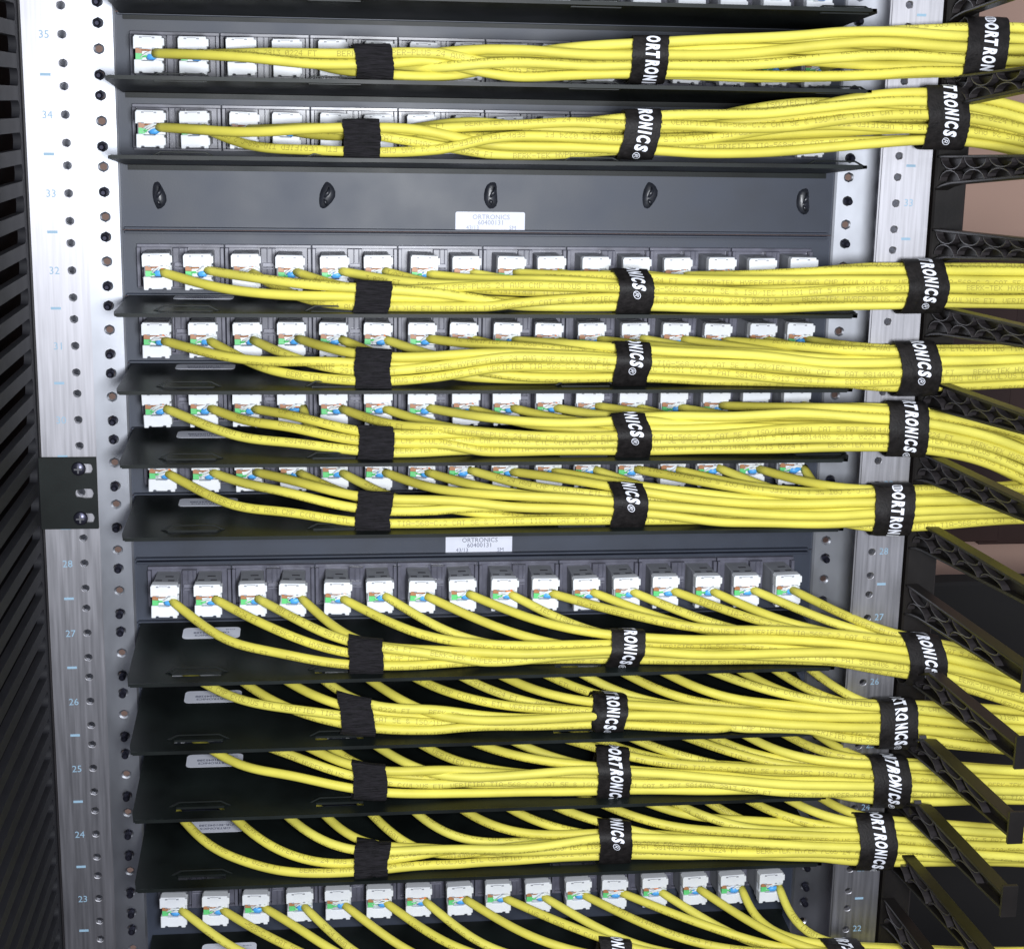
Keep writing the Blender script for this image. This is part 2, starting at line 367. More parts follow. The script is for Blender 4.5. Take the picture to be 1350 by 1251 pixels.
OPEN = {2, 5, 7, 9, 11, 14, 17, 20, 22, 24, 26, 29, 32, 35, 37, 40, 44, 47, -1}
def screw_mesh(tilt):
    m = MB(); path = [(0, 2, 0)] + [(0, -0.4 - 0.9 * i, -0.05 * i) for i in range(7)] + [(0, -6.6, -.3)]
    r = [2.2] + [2.3 if i % 2 else 1.95 for i in range(7)] + [1.2]
    m.tube(path, r, 12); return m.mesh('screw', M_screw, angle=25)
SM = screw_mesh(0)

def face_plate(z1, z0, cut=None):
    """panel with folded lips; z relative"""
    m = MB()
    m.box(-233.5, 237.8, 2.9, 4.4, z0 + 0.1, z1 - 0.1)
    m.box(-225.5, 229, -1.6, 2.9, z1 - 1.9, z1 - 0.5); m.box(-225.5, 229, -1.6, 2.9, z0 + 0.5, z0 + 1.9)
    return m
def screws_for(t, z1, z0, tz):
    for s, hx, dz in ((-1, -237.0, 0), (1, 241.3, -0.6)):
        for k in range(-3, 48):
            z = hz(k - 1) * 0.9708 - 6.03 + dz
            if z0 < z <= z1 and k not in OPEN:
                put('screw', SM, t, (hx + random.uniform(-.2, .2), 0, z - tz + random.uniform(-.2, .2)))

bounds = {}
edges = [('T', 46, 1.2), ('A', 1.0, -43.8), ('B', -43.9, -87.6), ('C', -87.7, -131.1), ('D', -131.2, -172.8), ('E', -172.9, -215.8), ('F', -215.9, -259.2),
         ('G', -259.3, -302.9), ('X', -303.0, -346.5), ('H', -346.6, -389.8), ('I', -389.9, -433.8), ('J', -433.9, -477.8), ('K', -477.9, -522.8), ('Y', -522.9, -566.2), ('L', -566.3, -690)]
for n, a, b in edges: bounds[n] = (a, b)

def sticker(parent, loc, w, h, lines, inverted=False, flat=True, r=1.8):
    """paper label: flat=True lies on a tray (XY plane), else stands on a panel (XZ plane)"""
    pts = []
    for cx_, cy_, a0 in ((w / 2 - r, h / 2 - r, 0), (-w / 2 + r, h / 2 - r, 90), (-w / 2 + r, -h / 2 + r, 180), (w / 2 - r, -h / 2 + r, 270)):
        for k in range(4): a = math.radians(a0 + 30 * k); pts.append((cx_ + r * math.cos(a), cy_ + r * math.sin(a)))
    m = MB(); m.prism(pts, 0, 0.15, 'z') if flat else m.prism(pts, -0.15, 0, 'y')
    st = m.build('sticker', M_paper, parent, loc)
    q = MB(); sg = -1 if inverted else 1
    for body, size, u, v in lines:
        if flat: flat_text(q, body, size, lambda a, b: (sg * (a + u), sg * (b + v), 0.22), 0.5, 0.02 * size)
        else: flat_text(q, body, size, lambda a, b: (a + u, -0.22, b + v), 0.5, 0.0)
    return st, q
def tray_y(px, py, row):                        # where on a tray the pixel lies
    lo, hi = -110.0, 5.0
    for _ in range(40):
        mid = (lo + hi) / 2; p = at(px, py, mid)
        zt = row['tz'] - row['dz'] * (mid + 95) / 97
        if p[2] > zt: hi = mid                  # still above the tray: pixel hits farther back
        else: lo = mid
    return at(px, py, mid)

def make_panel(n):
    R = ROWS[n]; z1, z0 = bounds[n]; tz, dz, jz = R['tz'], R['dz'], R['jz']
    lab = {'T': 'charcoal patch panel at the top edge of the photo, mostly cut off',
           'A': 'first complete charcoal patch panel from the top, white jacks half hidden by yellow cables',
           'B': 'second complete patch panel from the top, just above the upper blank panel',
           'D': 'patch panel of sixteen white jacks just below the upper blank panel',
           'E': 'second patch panel below the upper blank panel, a row of sixteen white jacks',
           'F': 'third patch panel below the upper blank panel, a row of sixteen white jacks',
           'G': 'fourth patch panel below the upper blank panel, its shelf above the lower blank panel',
           'H': 'patch panel just below the lower blank panel, grey tops of its white jacks showing',
           'I': 'second patch panel below the lower blank panel, jacks hidden under the shelf above',
           'J': 'third patch panel below the lower blank panel, jacks hidden under the shelf above',
           'K': 'fourth patch panel below the lower blank panel, its shelf just above the lowest jacks',
           'L': 'lowest patch panel, its white jacks along the bottom edge of the photo'}[n]
    t = thing('patch_panel', lab, 'patch panel', (0, 0, tz), 'patch panels stacked in the rack')
    face_plate(z1 - tz, z0 - tz).build('face_plate', M_panel, t, bevel=0.3)
    # tray: sheet with four real slots, raised lances behind them
    def zt(y): return -dz * (y + 95) / 97
    sx = [-195.5, -108, 43, 192]
    cols = [-223.6]
    for x in sx: cols += [x - 1.5, x + 28.5]
    cols += [224.0]; ysl = [-95, -85.5, -80.5, 2]
    m = MB(); th = 1.5
    for i in range(len(cols) - 1):
        for j in range(3):
            if i % 2 == 1 and j == 1: continue
            a, b, c, d = cols[i], cols[i + 1], ysl[j], ysl[j + 1]
            P = [(a, c), (b, c), (b, d), (a, d)]
            if i == 0 and j == 0: P = [(a + 1.5, c), (b, c), (b, d), (a, d)]
            if i == len(cols) - 2 and j == 0: P = [(a, c), (b - 6, c), (b, d + 0.0), (a, d)]
            m.add([(p, q, zt(q)) for p, q in P] + [(p, q, zt(q) - th) for p, q in P], [(0, 1, 2, 3), (7, 6, 5, 4)])
            # edge walls
            def wall(p, q): m.add([(p[0], p[1], zt(p[1])), (q[0], q[1], zt(q[1])), (q[0], q[1], zt(q[1]) - th), (p[0], p[1], zt(p[1]) - th)], [(0, 1, 2, 3)])
            hole = lambda i, j: i % 2 == 1 and j == 1
            if j == 0: wall(P[0], P[1])
            if i == 0: wall(P[3], P[0])
            if i == len(cols) - 2: wall(P[1], P[2])
            if hole(i + 1, j) and i + 1 < len(cols) - 1: wall(P[1], P[2])
            if hole(i - 1, j): wall(P[3], P[0])
            if hole(i, j + 1): wall(P[2], P[3])
            if hole(i, j - 1): wall(P[0], P[1])
    # hem along the front edge and the flange down the panel
    m.box(-221, 217, -95.6, -94.4, -1.9, zt(-95) + 0.3)
    m.box(-222, 226, 0.2, 1.8, zt(2) - 4.5, zt(2) - 0.4)
    tr = m.build('tray', M_tray, t)
    for x in sx:
        q = MB(); y = -79.6
        pl = [(x - 6, 0), (x + 0.5, 3.4), (x + 26.5, 3.4), (x + 33, 0), (x + 31, 0), (x + 26, 2.5), (x + 1, 2.5), (x - 4, 0)]
        q.prism([(a, b + zt(y)) for a, b in pl], y - 0.9, y + 0.9, 'y')
        q.build('lance', M_tray, tr, bevel=0.2)
    if n not in 'TAB':
        yb = -6 if n in 'DE' else -11.5
        xs = -176.5 if n != 'L' else -170
        ob, ink = sticker(tr, (xs, yb - 9.0, zt(yb - 9) + 0.1), 37, 17.5, [('ORTRONICS', 3.6, 0.5, 2.6), ('OR-401045288', 3.7, 0, -1.6), ('C10-5E', 2.0, -12, -5.6)], True, True, 3.2)
        ob.rotation_euler.x = -math.atan(dz / 97); ob.data.materials[0] = M_paper
        io = ink.build('sticker_print', M_labelink, tr, (xs, yb - 9.0, zt(yb - 9) + 0.1)); io.rotation_euler.x = ob.rotation_euler.x
    screws_for(t, z1, z0, tz)
    for k in range(8):
        xm = (JX[2 * k] + JX[2 * k + 1]) / 2
        f = put('jack_frame', FM, t, (xm, 2.8, jz - tz)); put('latch', LM, f)
    for k in range(16):
        j = put('jack', JM['jack'], t, (JX[k] + random.uniform(-.35, .35), random.uniform(-.5, .5), jz - tz + random.uniform(-.35, .35)))
        j.rotation_euler = (0, math.radians(random.uniform(-2.0, 2.0)), math.radians(random.uniform(-2.5, 2.5)))
        for nm in ('upper_cap', 'lower_cap', 'wire_block', 'notch', 'top_slot'): put(nm, JM[nm], j)
        for nm, me in WS[random.randrange(len(WS))]: put(nm, me, j, (0, 0, 0.2), (1.06, 1, 1.25))
for n in ROWS: make_panel(n)

# blank panels
def blank(n, label, hooks):
    z1, z0 = bounds[n]; t = thing('blank_panel', label, 'blank panel', (0, 0, z0), 'blank panels between the jack rows')
    face_plate(z1 - z0, 0).build('face_plate', M_panel, t, bevel=0.3)
    screws_for(t, z1, z0, z0)
    if hooks:
        for px in (209, 430, 648, 856, 1060):
            p = at(px, 258 if px < 1000 else 266, 2)
            q = MB(); n1, n2 = 16, 9; ph = random.uniform(0, 6); V = []
            for j in range(n2):
                b1 = -math.pi / 2 + math.pi * j / (n2 - 1)
                for i in range(n1):
                    a1 = 2 * math.pi * i / n1; lump = 1 + 0.10 * math.sin(3 * b1 + ph) + 0.08 * math.sin(2 * a1 + ph * 2)
                    V.append((4.3 * math.cos(b1) * math.cos(a1) * lump + 0.9 * math.sin(2 * b1 + ph), 2.9 * math.cos(b1) * math.sin(a1) * lump, 8.6 * math.sin(b1)))
            q.add(V, [(j * n1 + i, j * n1 + (i + 1) % n1, (j + 1) * n1 + (i + 1) % n1, (j + 1) * n1 + i) for j in range(n2 - 1) for i in range(n1)])
            q.tube([(0.9, -1.6, 5.4), (1.2, -3.0, 3.0), (0.2, -3.3, 1.0), (-0.8, -2.6, -1.2)], [0.6, 1.3, 1.4, 0.7], 8)
            q.tube([(-1.0, -1.8, -2.4), (0.2, -2.9, -4.0), (1.3, -2.0, -5.8)], [0.6, 1.3, 0.7], 8)
            st = q.build('plug', M_plug, t, (p[0], 2.8, p[2] - z0), smooth=True)
            st.rotation_euler.y = math.radians(random.uniform(-10, 10))
    sx, sz = (5.4, 5.9) if n == 'C' else (0.9, 6.2)
    lines = [('ORTRONICS', 4.3, 0.5, 1.6), ('60400131', 4.3, 0, -1.9), ('43/13', 3.7, -11.5, -5.0), ('SM', 3.7, 14.5, -5.0)]
    if n != 'Y':
        w = 45.0
        sticker_o, ink = sticker(t, (sx, 2.8, sz + (1.0 if n == 'C' else 0.9)), w, 12.6, lines, False, False, 1.2)
        ink.build('sticker_print', MATS['label_ink_pale'] if n == 'C' else M_labelink, t, (sx, 2.8, sz + (1.0 if n == 'C' else 0.9)))
mat('label_ink_pale', (0.36, 0.38, 0.48), 0.6)
blank('C', 'upper charcoal blank panel with five black oval plugs and a white sticker', True)
blank('X', 'lower charcoal blank panel, a strip with a white sticker above the grey-topped jacks', False)

blank('Y', 'lowest blank panel, almost hidden behind the shelf above the lowest jacks', False)

# ------------------------------------------------------------------ cables: bundles relaxed slice by slice
RC = 2.95; D = 2 * RC * 1.0
XS = np.arange(-214.0, 372.0, 4.0); NX = len(XS)
def smooth(a, b, x): t_ = np.clip((x - a) / (b - a), 0, 1); return t_ * t_ * (3 - 2 * t_)
# depth of the bundle centre along X
def ydepth(x): return np.interp(x, [-215, -100, 60, 180, 245, 300, 380], [-83, -82, -80, -82, -91, -93, -96])
hexp = sorted([(D * (c + 0.5 * (r % 2)), D * 0.87 * r) for c in range(-3, 4) for r in range(-3, 4)], key=lambda p: (p[0] + 1.0) ** 2 * 1.25 + (p[1]) ** 2)[:16]
NAMES = [n for n in ROWS if not ROWS[n].get('bare')]
for n in NAMES:
    R = ROWS[n]; y0 = -77
    X, Z = [], []
    for (px, tp, bt) in R['b']:
        Y = -77.0
        for _ in range(4): p = at(px, (tp + bt) / 2, Y); Y = float(ydepth(p[0]))
        X.append(p[0]); Z.append(p[2])
    zc = np.interp(XS, X, Z)
    k = np.exp(-np.linspace(-2, 2, 9) ** 2); k /= k.sum()
    zc = np.convolve(np.pad(zc, 4, 'edge'), k, 'valid')
    yc = ydepth(XS)
    lat = np.array(hexp)
    keyv = lat[:, 1] + 0.55 * lat[:, 0] + rng.normal(0, 2.4, 16)
    lat = lat[np.argsort(keyv)]                                    # first jacks lowest and nearest
    x0 = np.array(JX) + 8.6
    back = {'G': [15], 'L': [14, 15], 'F': [3]}.get(n, [])
    for i in back: x0[i] -= 5.5
    if n == 'K': x0[:4] -= (11, 9, 3, 3); yc = yc - 8 * (1 - smooth(-110, -40, XS))
    Lm = rng.uniform(95, 135, 16); Lm[13:] = rng.uniform(60, 80, 3); Lm[0] = 125
    if n in 'AB': Lm = rng.uniform(70, 120, 16)
    sx1 = at(R['st'][0][0], np.interp(R['st'][0][0], [q[0] for q in R['b']], [q[1] for q in R['b']]) + 20, -77)[0] if n != 'L' else -60
    sx3 = at(R['st'][-1][0], R['b'][-3][1] + 30, -91)[0]
    for i in range(4): Lm[i] = min(Lm[i] + 10, max(26, sx1 - 6 - x0[i]))
    for i in range(4, 13): Lm[i] *= 0.82
    pw = rng.uniform(1.9, 2.5, 16)
    if n in 'FGIJ': pw[:] = rng.uniform(2.6, 3.3, 16); Lm[4:] *= 1.15; Lm[:4] *= 1.2
    if n in 'DEFGHIJ': pw[:4] = rng.uniform(3.0, 3.8, 4); Lm[:4] *= 1.32
    if n == 'K': pw[:4] = rng.uniform(4.4, 5.2, 4); Lm[:4] = (150, 140, 120, 92); pw[4:] = rng.uniform(2.6, 3.4, 12)
    Lm = np.minimum(Lm, np.maximum(sx3 - 13 - x0, 24))
    s = (XS[None] - x0[:, None]) / Lm[:, None]
    e = np.where(s < 1, (1 - np.clip(s, 0, 1)) ** pw[:, None], 0.0)
    ez = np.where(s < 1, (1 - np.clip(s, 0, 1)) ** (0.8 * pw[:, None]), 0.0)
    act = XS[None] >= x0[:, None]
    w = np.where(act, 1 - smooth(0.03, 0.35, e), 0) + 1e-4
    # slow wandering inside the bundle
    drift = np.zeros((16, NX, 2))
    for i in range(16):
        for c in range(2):
            for _ in range(2):
                drift[i, :, c] += rng.uniform(0.8, 2.6) * np.sin(XS / rng.uniform(28, 62) + rng.uniform(0, 6.28))
    stx = []
    for (px, _, _) in R['st']:
        Y = -77.0
        pyc = np.interp(px, [q[0] for q in R['b']], [(q[1] + q[2]) / 2 for q in R['b']])
        for _ in range(4): p = at(px, pyc, Y); Y = float(ydepth(p[0]))
        stx.append(p[0])
    tight = np.ones(NX)
    loosef = 1.0 + 0.16 * (1 - np.max([np.exp(-((XS - q) / 26) ** 2) for q in stx], axis=0))
    off = lat[:, None, :] * loosef[None, :, None] + drift * np.clip((loosef - 1) / 0.16, 0.25, 1)[None, :, None]
    col = np.array([(-0.25, -1.25), (0.2, -0.25), (-0.2, 0.75), (0.85, 0.2)]) * D
    bl = smooth(sx1 + 25, sx1 + 95, XS)[None, :, None]
    off[:4] = off[:4] * bl + (col[rng.permutation(4) if rng.random() < .35 else np.arange(4)])[:, None, :] * (1 - bl)
    off = off - (off * w[..., None]).sum(0, keepdims=True) / w.sum(0)[None, :, None]
    # match the bundle's height in the photograph
    hh = np.interp(XS, X, [(bt - tp) / 2 / 2.2 for (_, tp, bt) in R['b']])
    nat = np.max(np.where(w > 0.5, np.abs(off[..., 1]), 0), axis=0) + RC
    zs_ = np.clip((hh - RC) / np.maximum(nat - RC, 2.5), 0.75, 1.75); zs_ = np.convolve(np.pad(zs_, 4, 'edge'), k, 'valid')
    off[..., 1] *= zs_[None]; off[..., 0] *= np.clip(1 / np.sqrt(zs_), 0.8, 1.1)[None]
    C = np.stack([yc, zc], -1)[None]
    tgt = C + off
    jy = -31.5 + rng.uniform(-1, 1, 16); jzv = R['jz'] + rng.uniform(-1.2, 0.6, 16)
    R['root'] = np.stack([jy, jzv], -1).copy()
    for i in back: jy[i] -= 17; jzv[i] -= 15
    R['back'] = back
    st_ = np.stack([jy, jzv], -1)[:, None, :]
    e2 = np.stack([e, ez], -1); tgt = tgt * (1 - e2) + st_ * e2
    if n == 'B':
        for i, am, c_, wd_ in ((2, 10, 40, 26), (3, -4, 8, 12), (5, 9, 45, 24)): tgt[i, :, 1] += am * np.exp(-((XS - x0[i] - c_) / wd_) ** 2)
    if n == 'A': tgt[0, :, 1] += 4 * np.exp(-((XS - x0[0] - 40) / 40) ** 2)
    P = tgt.copy()
    free = np.clip(s * 4, 0, 1)                                    # the root does not move
    pairm = act[:, None] & act[None] & ~np.eye(16, dtype=bool)[:, :, None]
    for it in range(170):
        d = P[:, None] - P[None]; r = np.sqrt((d ** 2).sum(-1)) + 1e-6
        slope = np.abs(np.gradient(P, 4.0, axis=1)).sum(-1)
        push = np.where(pairm & (r < D), (D - r) / r * 0.42, 0)
        mv = (push[..., None] * d).sum(1)
        P += np.clip(mv, -2, 2) * free[..., None]
        Q = P.copy(); Q[:, 1:-1] = (P[:, :-2] + P[:, 2:]) / 2
        ok = act.copy(); ok[:, 1:] &= act[:, :-1]; ok[:, -1] = False
        sm = 0.5 if it < 140 else 0.25
        P = np.where((ok & (free >= 0.99))[..., None], P + sm * (Q - P), P)
        pull = 0.035 if it < 110 else 0.008
        P += pull * (tgt - P) * free[..., None]
        # tray floor, front of the post, jacks behind
        onT = (XS < 224)[None] & (P[..., 0] > -98)
        flo = R['tz'] - R['dz'] * (P[..., 0] + 95) / 97 + RC + 0.2
        P[..., 1] = np.where(onT & (P[..., 1] < flo), flo, P[..., 1])
        P[..., 0] = np.where((XS > 226)[None] & (P[..., 0] > -72.6 - RC - 1), -72.6 - RC - 1, P[..., 0])
        lim = np.where(s < 0.25, -31.0, -36.5); P[..., 0] = np.where((XS < 224)[None] & (P[..., 0] > lim), lim, P[..., 0])
    R['P'] = P; R['act'] = act; R['w'] = w; R['stx'] = stx; R['start'] = np.stack([x0, jy, jzv], -1)

FONT = {' ': '0000000000', '&': '3649552250', '(': '001C224100', ')': '0041221C00', '-': '0808080808', '.': '0060600000', '/': '2010080402',
 '0': '3E5149453E', '1': '00427F4000', '2': '4261514946', '3': '2141454B31', '4': '1814127F10', '5': '2745454539', '6': '3C4A494930', '7': '0171090503',
 '8': '3649494936', '9': '064949291E', 'A': '7E1111117E', 'B': '7F49494936', 'C': '3E41414122', 'D': '7F4141221C', 'E': '7F49494941', 'F': '7F09090901',
 'G': '3E4149497A', 'H': '7F0808087F', 'I': '00417F4100', 'K': '7F08142241', 'L': '7F40404040', 'M': '7F020C027F', 'N': '7F0408107F', 'O': '3E4141413E',
 'P': '7F09090906', 'R': '7F09192946', 'S': '4649494931', 'T': '01017F0101', 'U': '3F4040403F', 'V': '1F2040201F', 'W': '3F4038403F', 'X': '6314081463', 'Y': '0708700807'}
PRINT = 'BERK-TEK HYPER-PLUS 24 AWG CMP C(UL)US ETL VERIFIED TIA-568-C.2 CAT 5E & ISO/IEC 11801 CAT 5 PAT 5814406 2913 0224 FT    '
def cable_print(path, r, phi0, start, flip):
    P = np.array(path); seg = np.linalg.norm(np.diff(P, axis=0), axis=1); sl_ = np.concatenate([[0], np.cumsum(seg)])
    T = np.gradient(P, axis=0); T /= np.linalg.norm(T, axis=1)[:, None]
    Nn = np.array([0, -1, 0.25])[None] - T * (T @ np.array([0, -1, 0.25]))[:, None]; Nn /= np.linalg.norm(Nn, axis=1)[:, None]
    Bn = np.cross(Nn, T); Bn *= np.sign(Bn[:, 2:3] + 1e-9)
    px = 0.47; us, vs = [], []
    ntot = int((sl_[-1] - 24) / (6 * px))
    for c in range(ntot):
        ch = FONT[PRINT[(c + start) % len(PRINT)]]
        for col in range(5):
            bits = int(ch[2 * col:2 * col + 2], 16)
            for row in range(7):
                if bits >> row & 1: us.append(22 + (c * 6 + col) * px); vs.append((3 - row) * px)
    us, vs = np.array(us), np.array(vs)
    if flip: us = sl_[-1] - us; vs = -vs
    h = px * 0.40
    V = np.zeros((len(us), 4, 3))
    for q, (a, b) in enumerate(((-h, -h), (h, -h), (h, h), (-h, h))):
        u = np.clip(us + a, 0, sl_[-1]); ph = phi0 + (vs + b) / r
        g = lambda A: np.stack([np.interp(u, sl_, A[:, k]) for k in range(3)], -1)
        n_ = np.cos(ph)[:, None] * g(Nn) + np.sin(ph)[:, None] * g(Bn)
        V[:, q] = g(P) + n_ * (r + 0.03)
    m = MB(); m.v = V.reshape(-1, 3).tolist(); m.f = [(4 * i, 4 * i + 1, 4 * i + 2, 4 * i + 3) for i in range(len(us))]
    return m
CABLE_ROW = {'A': 'first complete row', 'B': 'row just above the upper blank panel', 'D': 'row just below the upper blank panel',
             'E': 'second row below the upper blank panel', 'F': 'third row below the upper blank panel', 'G': 'fourth row below the upper blank panel',
             'H': 'row just below the lower blank panel', 'I': 'second row below the lower blank panel', 'J': 'third row below the lower blank panel',
             'K': 'fourth row below the lower blank panel', 'L': 'lowest row, along the bottom edge'}
for n in NAMES:
    R = ROWS[n]
    for i in range(16):
        a = R['start'][i]
        ks = [k for k in range(NX) if XS[k] > a[0] + 5]
        pts = [(a[0] - 4.5, a[1] + 1.5, a[2] + 0.5), (a[0] - 1.5, a[1] - 0.2, a[2] + 0.1)] + [(XS[k], R['P'][i, k, 0], R['P'][i, k, 1]) for k in ks]
        if i in R['back']:
            ry, rz = R['root'][i]
            pts = [(a[0] + 4.5, ry + 1.5, rz + .6), (a[0] + 5.5, ry - 3, rz - 1.5), (a[0] + 4.6, ry - 8, rz - 5.5), (a[0] + 2.2, ry - 13, rz - 10.5)] + pts[1:]
        # ease the first points, then resample with a cubic pass
        A = np.array(pts)
        for q_ in range(26): e__ = -1 if q_ < 3 else 34; A[1:e__] = A[1:e__] * 0.5 + (A[:(e__ - 1)] + A[2:e__ + 1 if e__ > 0 else None]) * 0.25
        org = A[0].copy(); A = A - org
        m = MB(); m.tube(A.tolist(), [RC * 0.93, RC * 0.97] + [RC] * (len(A) - 2), 12, True, (0, -1, 0.3))
        o = m.build('network_cable', M_yel[(i * 5 + len(n) + ord(n[0])) % 3], None, org, smooth=True)
        pos = 'first jack from the left' if i == 0 else 'last jack on the right' if i == 15 else ORD[i] + ' jack from the left'
        tag(o, 'yellow cable from the %s, %s' % (pos, CABLE_ROW[n]), 'cable', 'yellow network cables tied into bundles')
        if rng.random() < 0.72:
            cable_print(A, RC, rng.uniform(-1.25, 1.25), int(rng.integers(0, 120)), rng.random() < 0.12).build('jacket_print', M_print, o)

# ------------------------------------------------------------------ hook and loop straps
def hull(pts):
    pts = sorted(map(tuple, pts))
    def half(ps):
        h = []
        for p in ps:
            while len(h) >= 2 and (h[-1][0] - h[-2][0]) * (p[1] - h[-2][1]) - (h[-1][1] - h[-2][1]) * (p[0] - h[-2][0]) <= 0: h.pop()
            h.append(p)
        return h
    a, b = half(pts), half(pts[::-1]); return a[:-1] + b[:-1]
NSEG = 64
def loop_at(R, x, members, grow):
    k = np.clip((x - XS[0]) / 4.0, 0, NX - 1.001); k0 = int(k); f = k - k0
    pts = []
    for i in members:
        c = R['P'][i, k0] * (1 - f) + R['P'][i, k0 + 1] * f
        for a in np.linspace(0, 2 * math.pi, 14, endpoint=False): pts.append((c[0] + (RC + grow) * math.cos(a), c[1] + (RC + grow) * math.sin(a)))
    h = np.array(hull(pts)); c = h.mean(0)
    # even resample starting from the top, going over the front (towards -Y) and down
    h = np.vstack([h, h[:1]]); sl_ = np.concatenate([[0], np.cumsum(np.linalg.norm(np.diff(h, axis=0), axis=1))])
    u = np.linspace(0, sl_[-1], 400, endpoint=False); q = np.stack([np.interp(u, sl_, h[:, k]) for k in range(2)], -1)
    top = np.argmax(q[:, 1]); q = np.roll(q, -top, 0)
    if q[40, 0] > q[0, 0]: q = np.roll(q[::-1], 1, 0)
    return q[::400 // NSEG][:NSEG], sl_[-1]
WORD = 'ORTRONICS\u00ae'
def strap(n, idx, px, extra, first):
    R = ROWS[n]; xc = R['stx'][idx]; half = 12.4 if idx == len(R['st']) - 1 else 10.6
    kk = int(np.argmin(abs(XS - xc)))
    mem = [i for i in range(16) if R['w'][i, kk] > (0.55 if first is None else 0.35)]
    wid = np.linspace(-half, half, 7); fuzz = np.array([random.uniform(-.28, .28) for _ in range(NSEG)])
    L, per = [], 0
    lean = random.uniform(-1.6, 1.6); wob = random.uniform(0, 6.28)
    for wv in wid:
        q, p_ = loop_at(R, xc + wv, mem, 1.6); L.append(q); per += p_ / len(wid)
    L = np.array(L)                                                # (7, NSEG, 2)
    for _ in range(4): L = (np.roll(L, 1, 1) + 2 * L + np.roll(L, -1, 1)) / 4
    # same loop averaged a little across the width, edges pulled in
    mean = L.mean(0, keepdims=True); L = mean * (0.35 if first is None else 0.6) + L * (0.65 if first is None else 0.4)
    cen = L.mean((0, 1))
    dirs = L - cen; dirs /= np.linalg.norm(dirs, axis=-1, keepdims=True)
    ang = np.arange(NSEG) / NSEG
    over = 0.9 * ((ang > 0.04) & (ang < 0.62))                     # outer layer overlaps half way round
    L = L + dirs * (0.75 + over[None, :, None] * 0.9 - 0.15 * (abs(wid) > half * 0.9)[:, None, None])
    xj = 0.7 * np.sin(ang * 6.28 * 2 + wob) + 0.2 * np.sin(ang * 6.28 * 5 + wob * 2) + lean * np.cos(ang * 6.28)
    def pt(a, j, lift=0.0):                                        # a across the width (mm), j along the loop (float)
        f = np.clip((a + half) / (2 * half) * 6, 0, 5.999); i0 = int(f); ff = f - i0
        j %= NSEG; j0 = int(j); j1 = (j0 + 1) % NSEG; g = j - j0
        s_ = (L[i0, j0] * (1 - g) + L[i0, j1] * g) * (1 - ff) + (L[i0 + 1, j0] * (1 - g) + L[i0 + 1, j1] * g) * ff
        dd = dirs[3, j0] * (1 - g) + dirs[3, j1] * g
        ed_ = (abs(a) / half) ** 6 * math.copysign(1, a)
        return (xc + a + ed_ * (fuzz[j0] * (1 - g) + fuzz[j1] * g) + xj[j0] * (1 - g) + xj[j1] * g, s_[0] + dd[0] * lift, s_[1] + dd[1] * lift)
    org = np.array([xc, cen[0], cen[1]])
    m = MB(); V = []
    for wv in wid: V += [np.array(pt(wv, j)) - org for j in range(NSEG)]
    for wv in wid: V += [np.array(pt(wv, j, -1.0)) - org for j in range(NSEG)]
    nn = len(wid); F = []
    for i in range(nn - 1):
        for j in range(NSEG):
            j2 = (j + 1) % NSEG
            F.append((i * NSEG + j, i * NSEG + j2, (i + 1) * NSEG + j2, (i + 1) * NSEG + j))
            b = nn * NSEG; F.append((b + i * NSEG + j, b + (i + 1) * NSEG + j, b + (i + 1) * NSEG + j2, b + i * NSEG + j2))
    for j in range(NSEG):
        j2 = (j + 1) % NSEG; b = nn * NSEG; e_ = (nn - 1) * NSEG
        F.append((j, b + j, b + j2, j2)); F.append((e_ + j, e_ + j2, b + e_ + j2, b + e_ + j))
    m.add(V, F)
    o = m.build('cable_strap', M_pile if first is None else M_strap, None, org, angle=50)
    where = CABLE_ROW[n]
    what = {None: 'plain black strap round the leftmost cables, %s', 1: 'printed black strap in the middle, %s', 2: 'printed black strap at the right, %s'}[None if first is None else 1 if (idx == len(R['st']) - 2) else 2]
    tag(o, what % where, 'cable strap', 'black straps round the cable bundles')
    if first is not None:
        q = MB(); adv = 4.75; sj = NSEG / per
        vis0 = -adv * max(first, 0) + (1.2 if first else 6.2) + max(0.0, (R['tz'] + 480) / 440 * 9.0)
        u = vis0
        for ci, ch in enumerate(WORD):
            size = 10.4 if ch != WORD[-1] else 6.4
            V2, F2 = text_mesh(ch, size, 0.22, 0.56 if ch != WORD[-1] else 0.0, 3)
            V2 = V2.copy(); wd = V2[:, 0].max() - V2[:, 0].min(); V2[:, 0] -= V2[:, 0].min()
            adv_c = (1.9 if ch == 'I' else 4.0) + 0.75
            sx = min(1.0, (adv_c - 0.55) / wd) if ch != WORD[-1] else 1
            base = -2.4
            q.add([np.array(pt(base + v, (u + a * sx) * sj, 0.42)) - org for a, v in V2], F2)
            u += adv_c
        if first == 0:                                             # globe emblem above the word
            cu, cv, rr = vis0 - 3.6, base + 3.6, 3.3
            for k in range(28):
                a0, a1 = 2 * math.pi * k / 28, 2 * math.pi * (k + 1) / 28
                q.add([np.array(pt(cv + r_ * math.sin(a), (cu + r_ * math.cos(a)) * sj, 0.42)) - org for r_, a in ((rr, a0), (rr, a1), (rr - .7, a1), (rr - .7, a0))], [(0, 1, 2, 3)])
            for off_ in (-1.5, 0.1, 1.6):
                hw = math.sqrt(max(0.1, rr ** 2 - off_ ** 2)) - .6
                q.add([np.array(pt(cv + b_, (cu + off_ + a_) * sj, 0.42)) - org for a_, b_ in ((-.35, -hw), (.35, -hw), (.35, hw), (-.35, hw))], [(0, 1, 2, 3)])
        q.build('lettering', M_ink, o)
for n in NAMES:
    for i, (px, ex, first) in enumerate(ROWS[n]['st']): strap(n, i, px, ex, first)

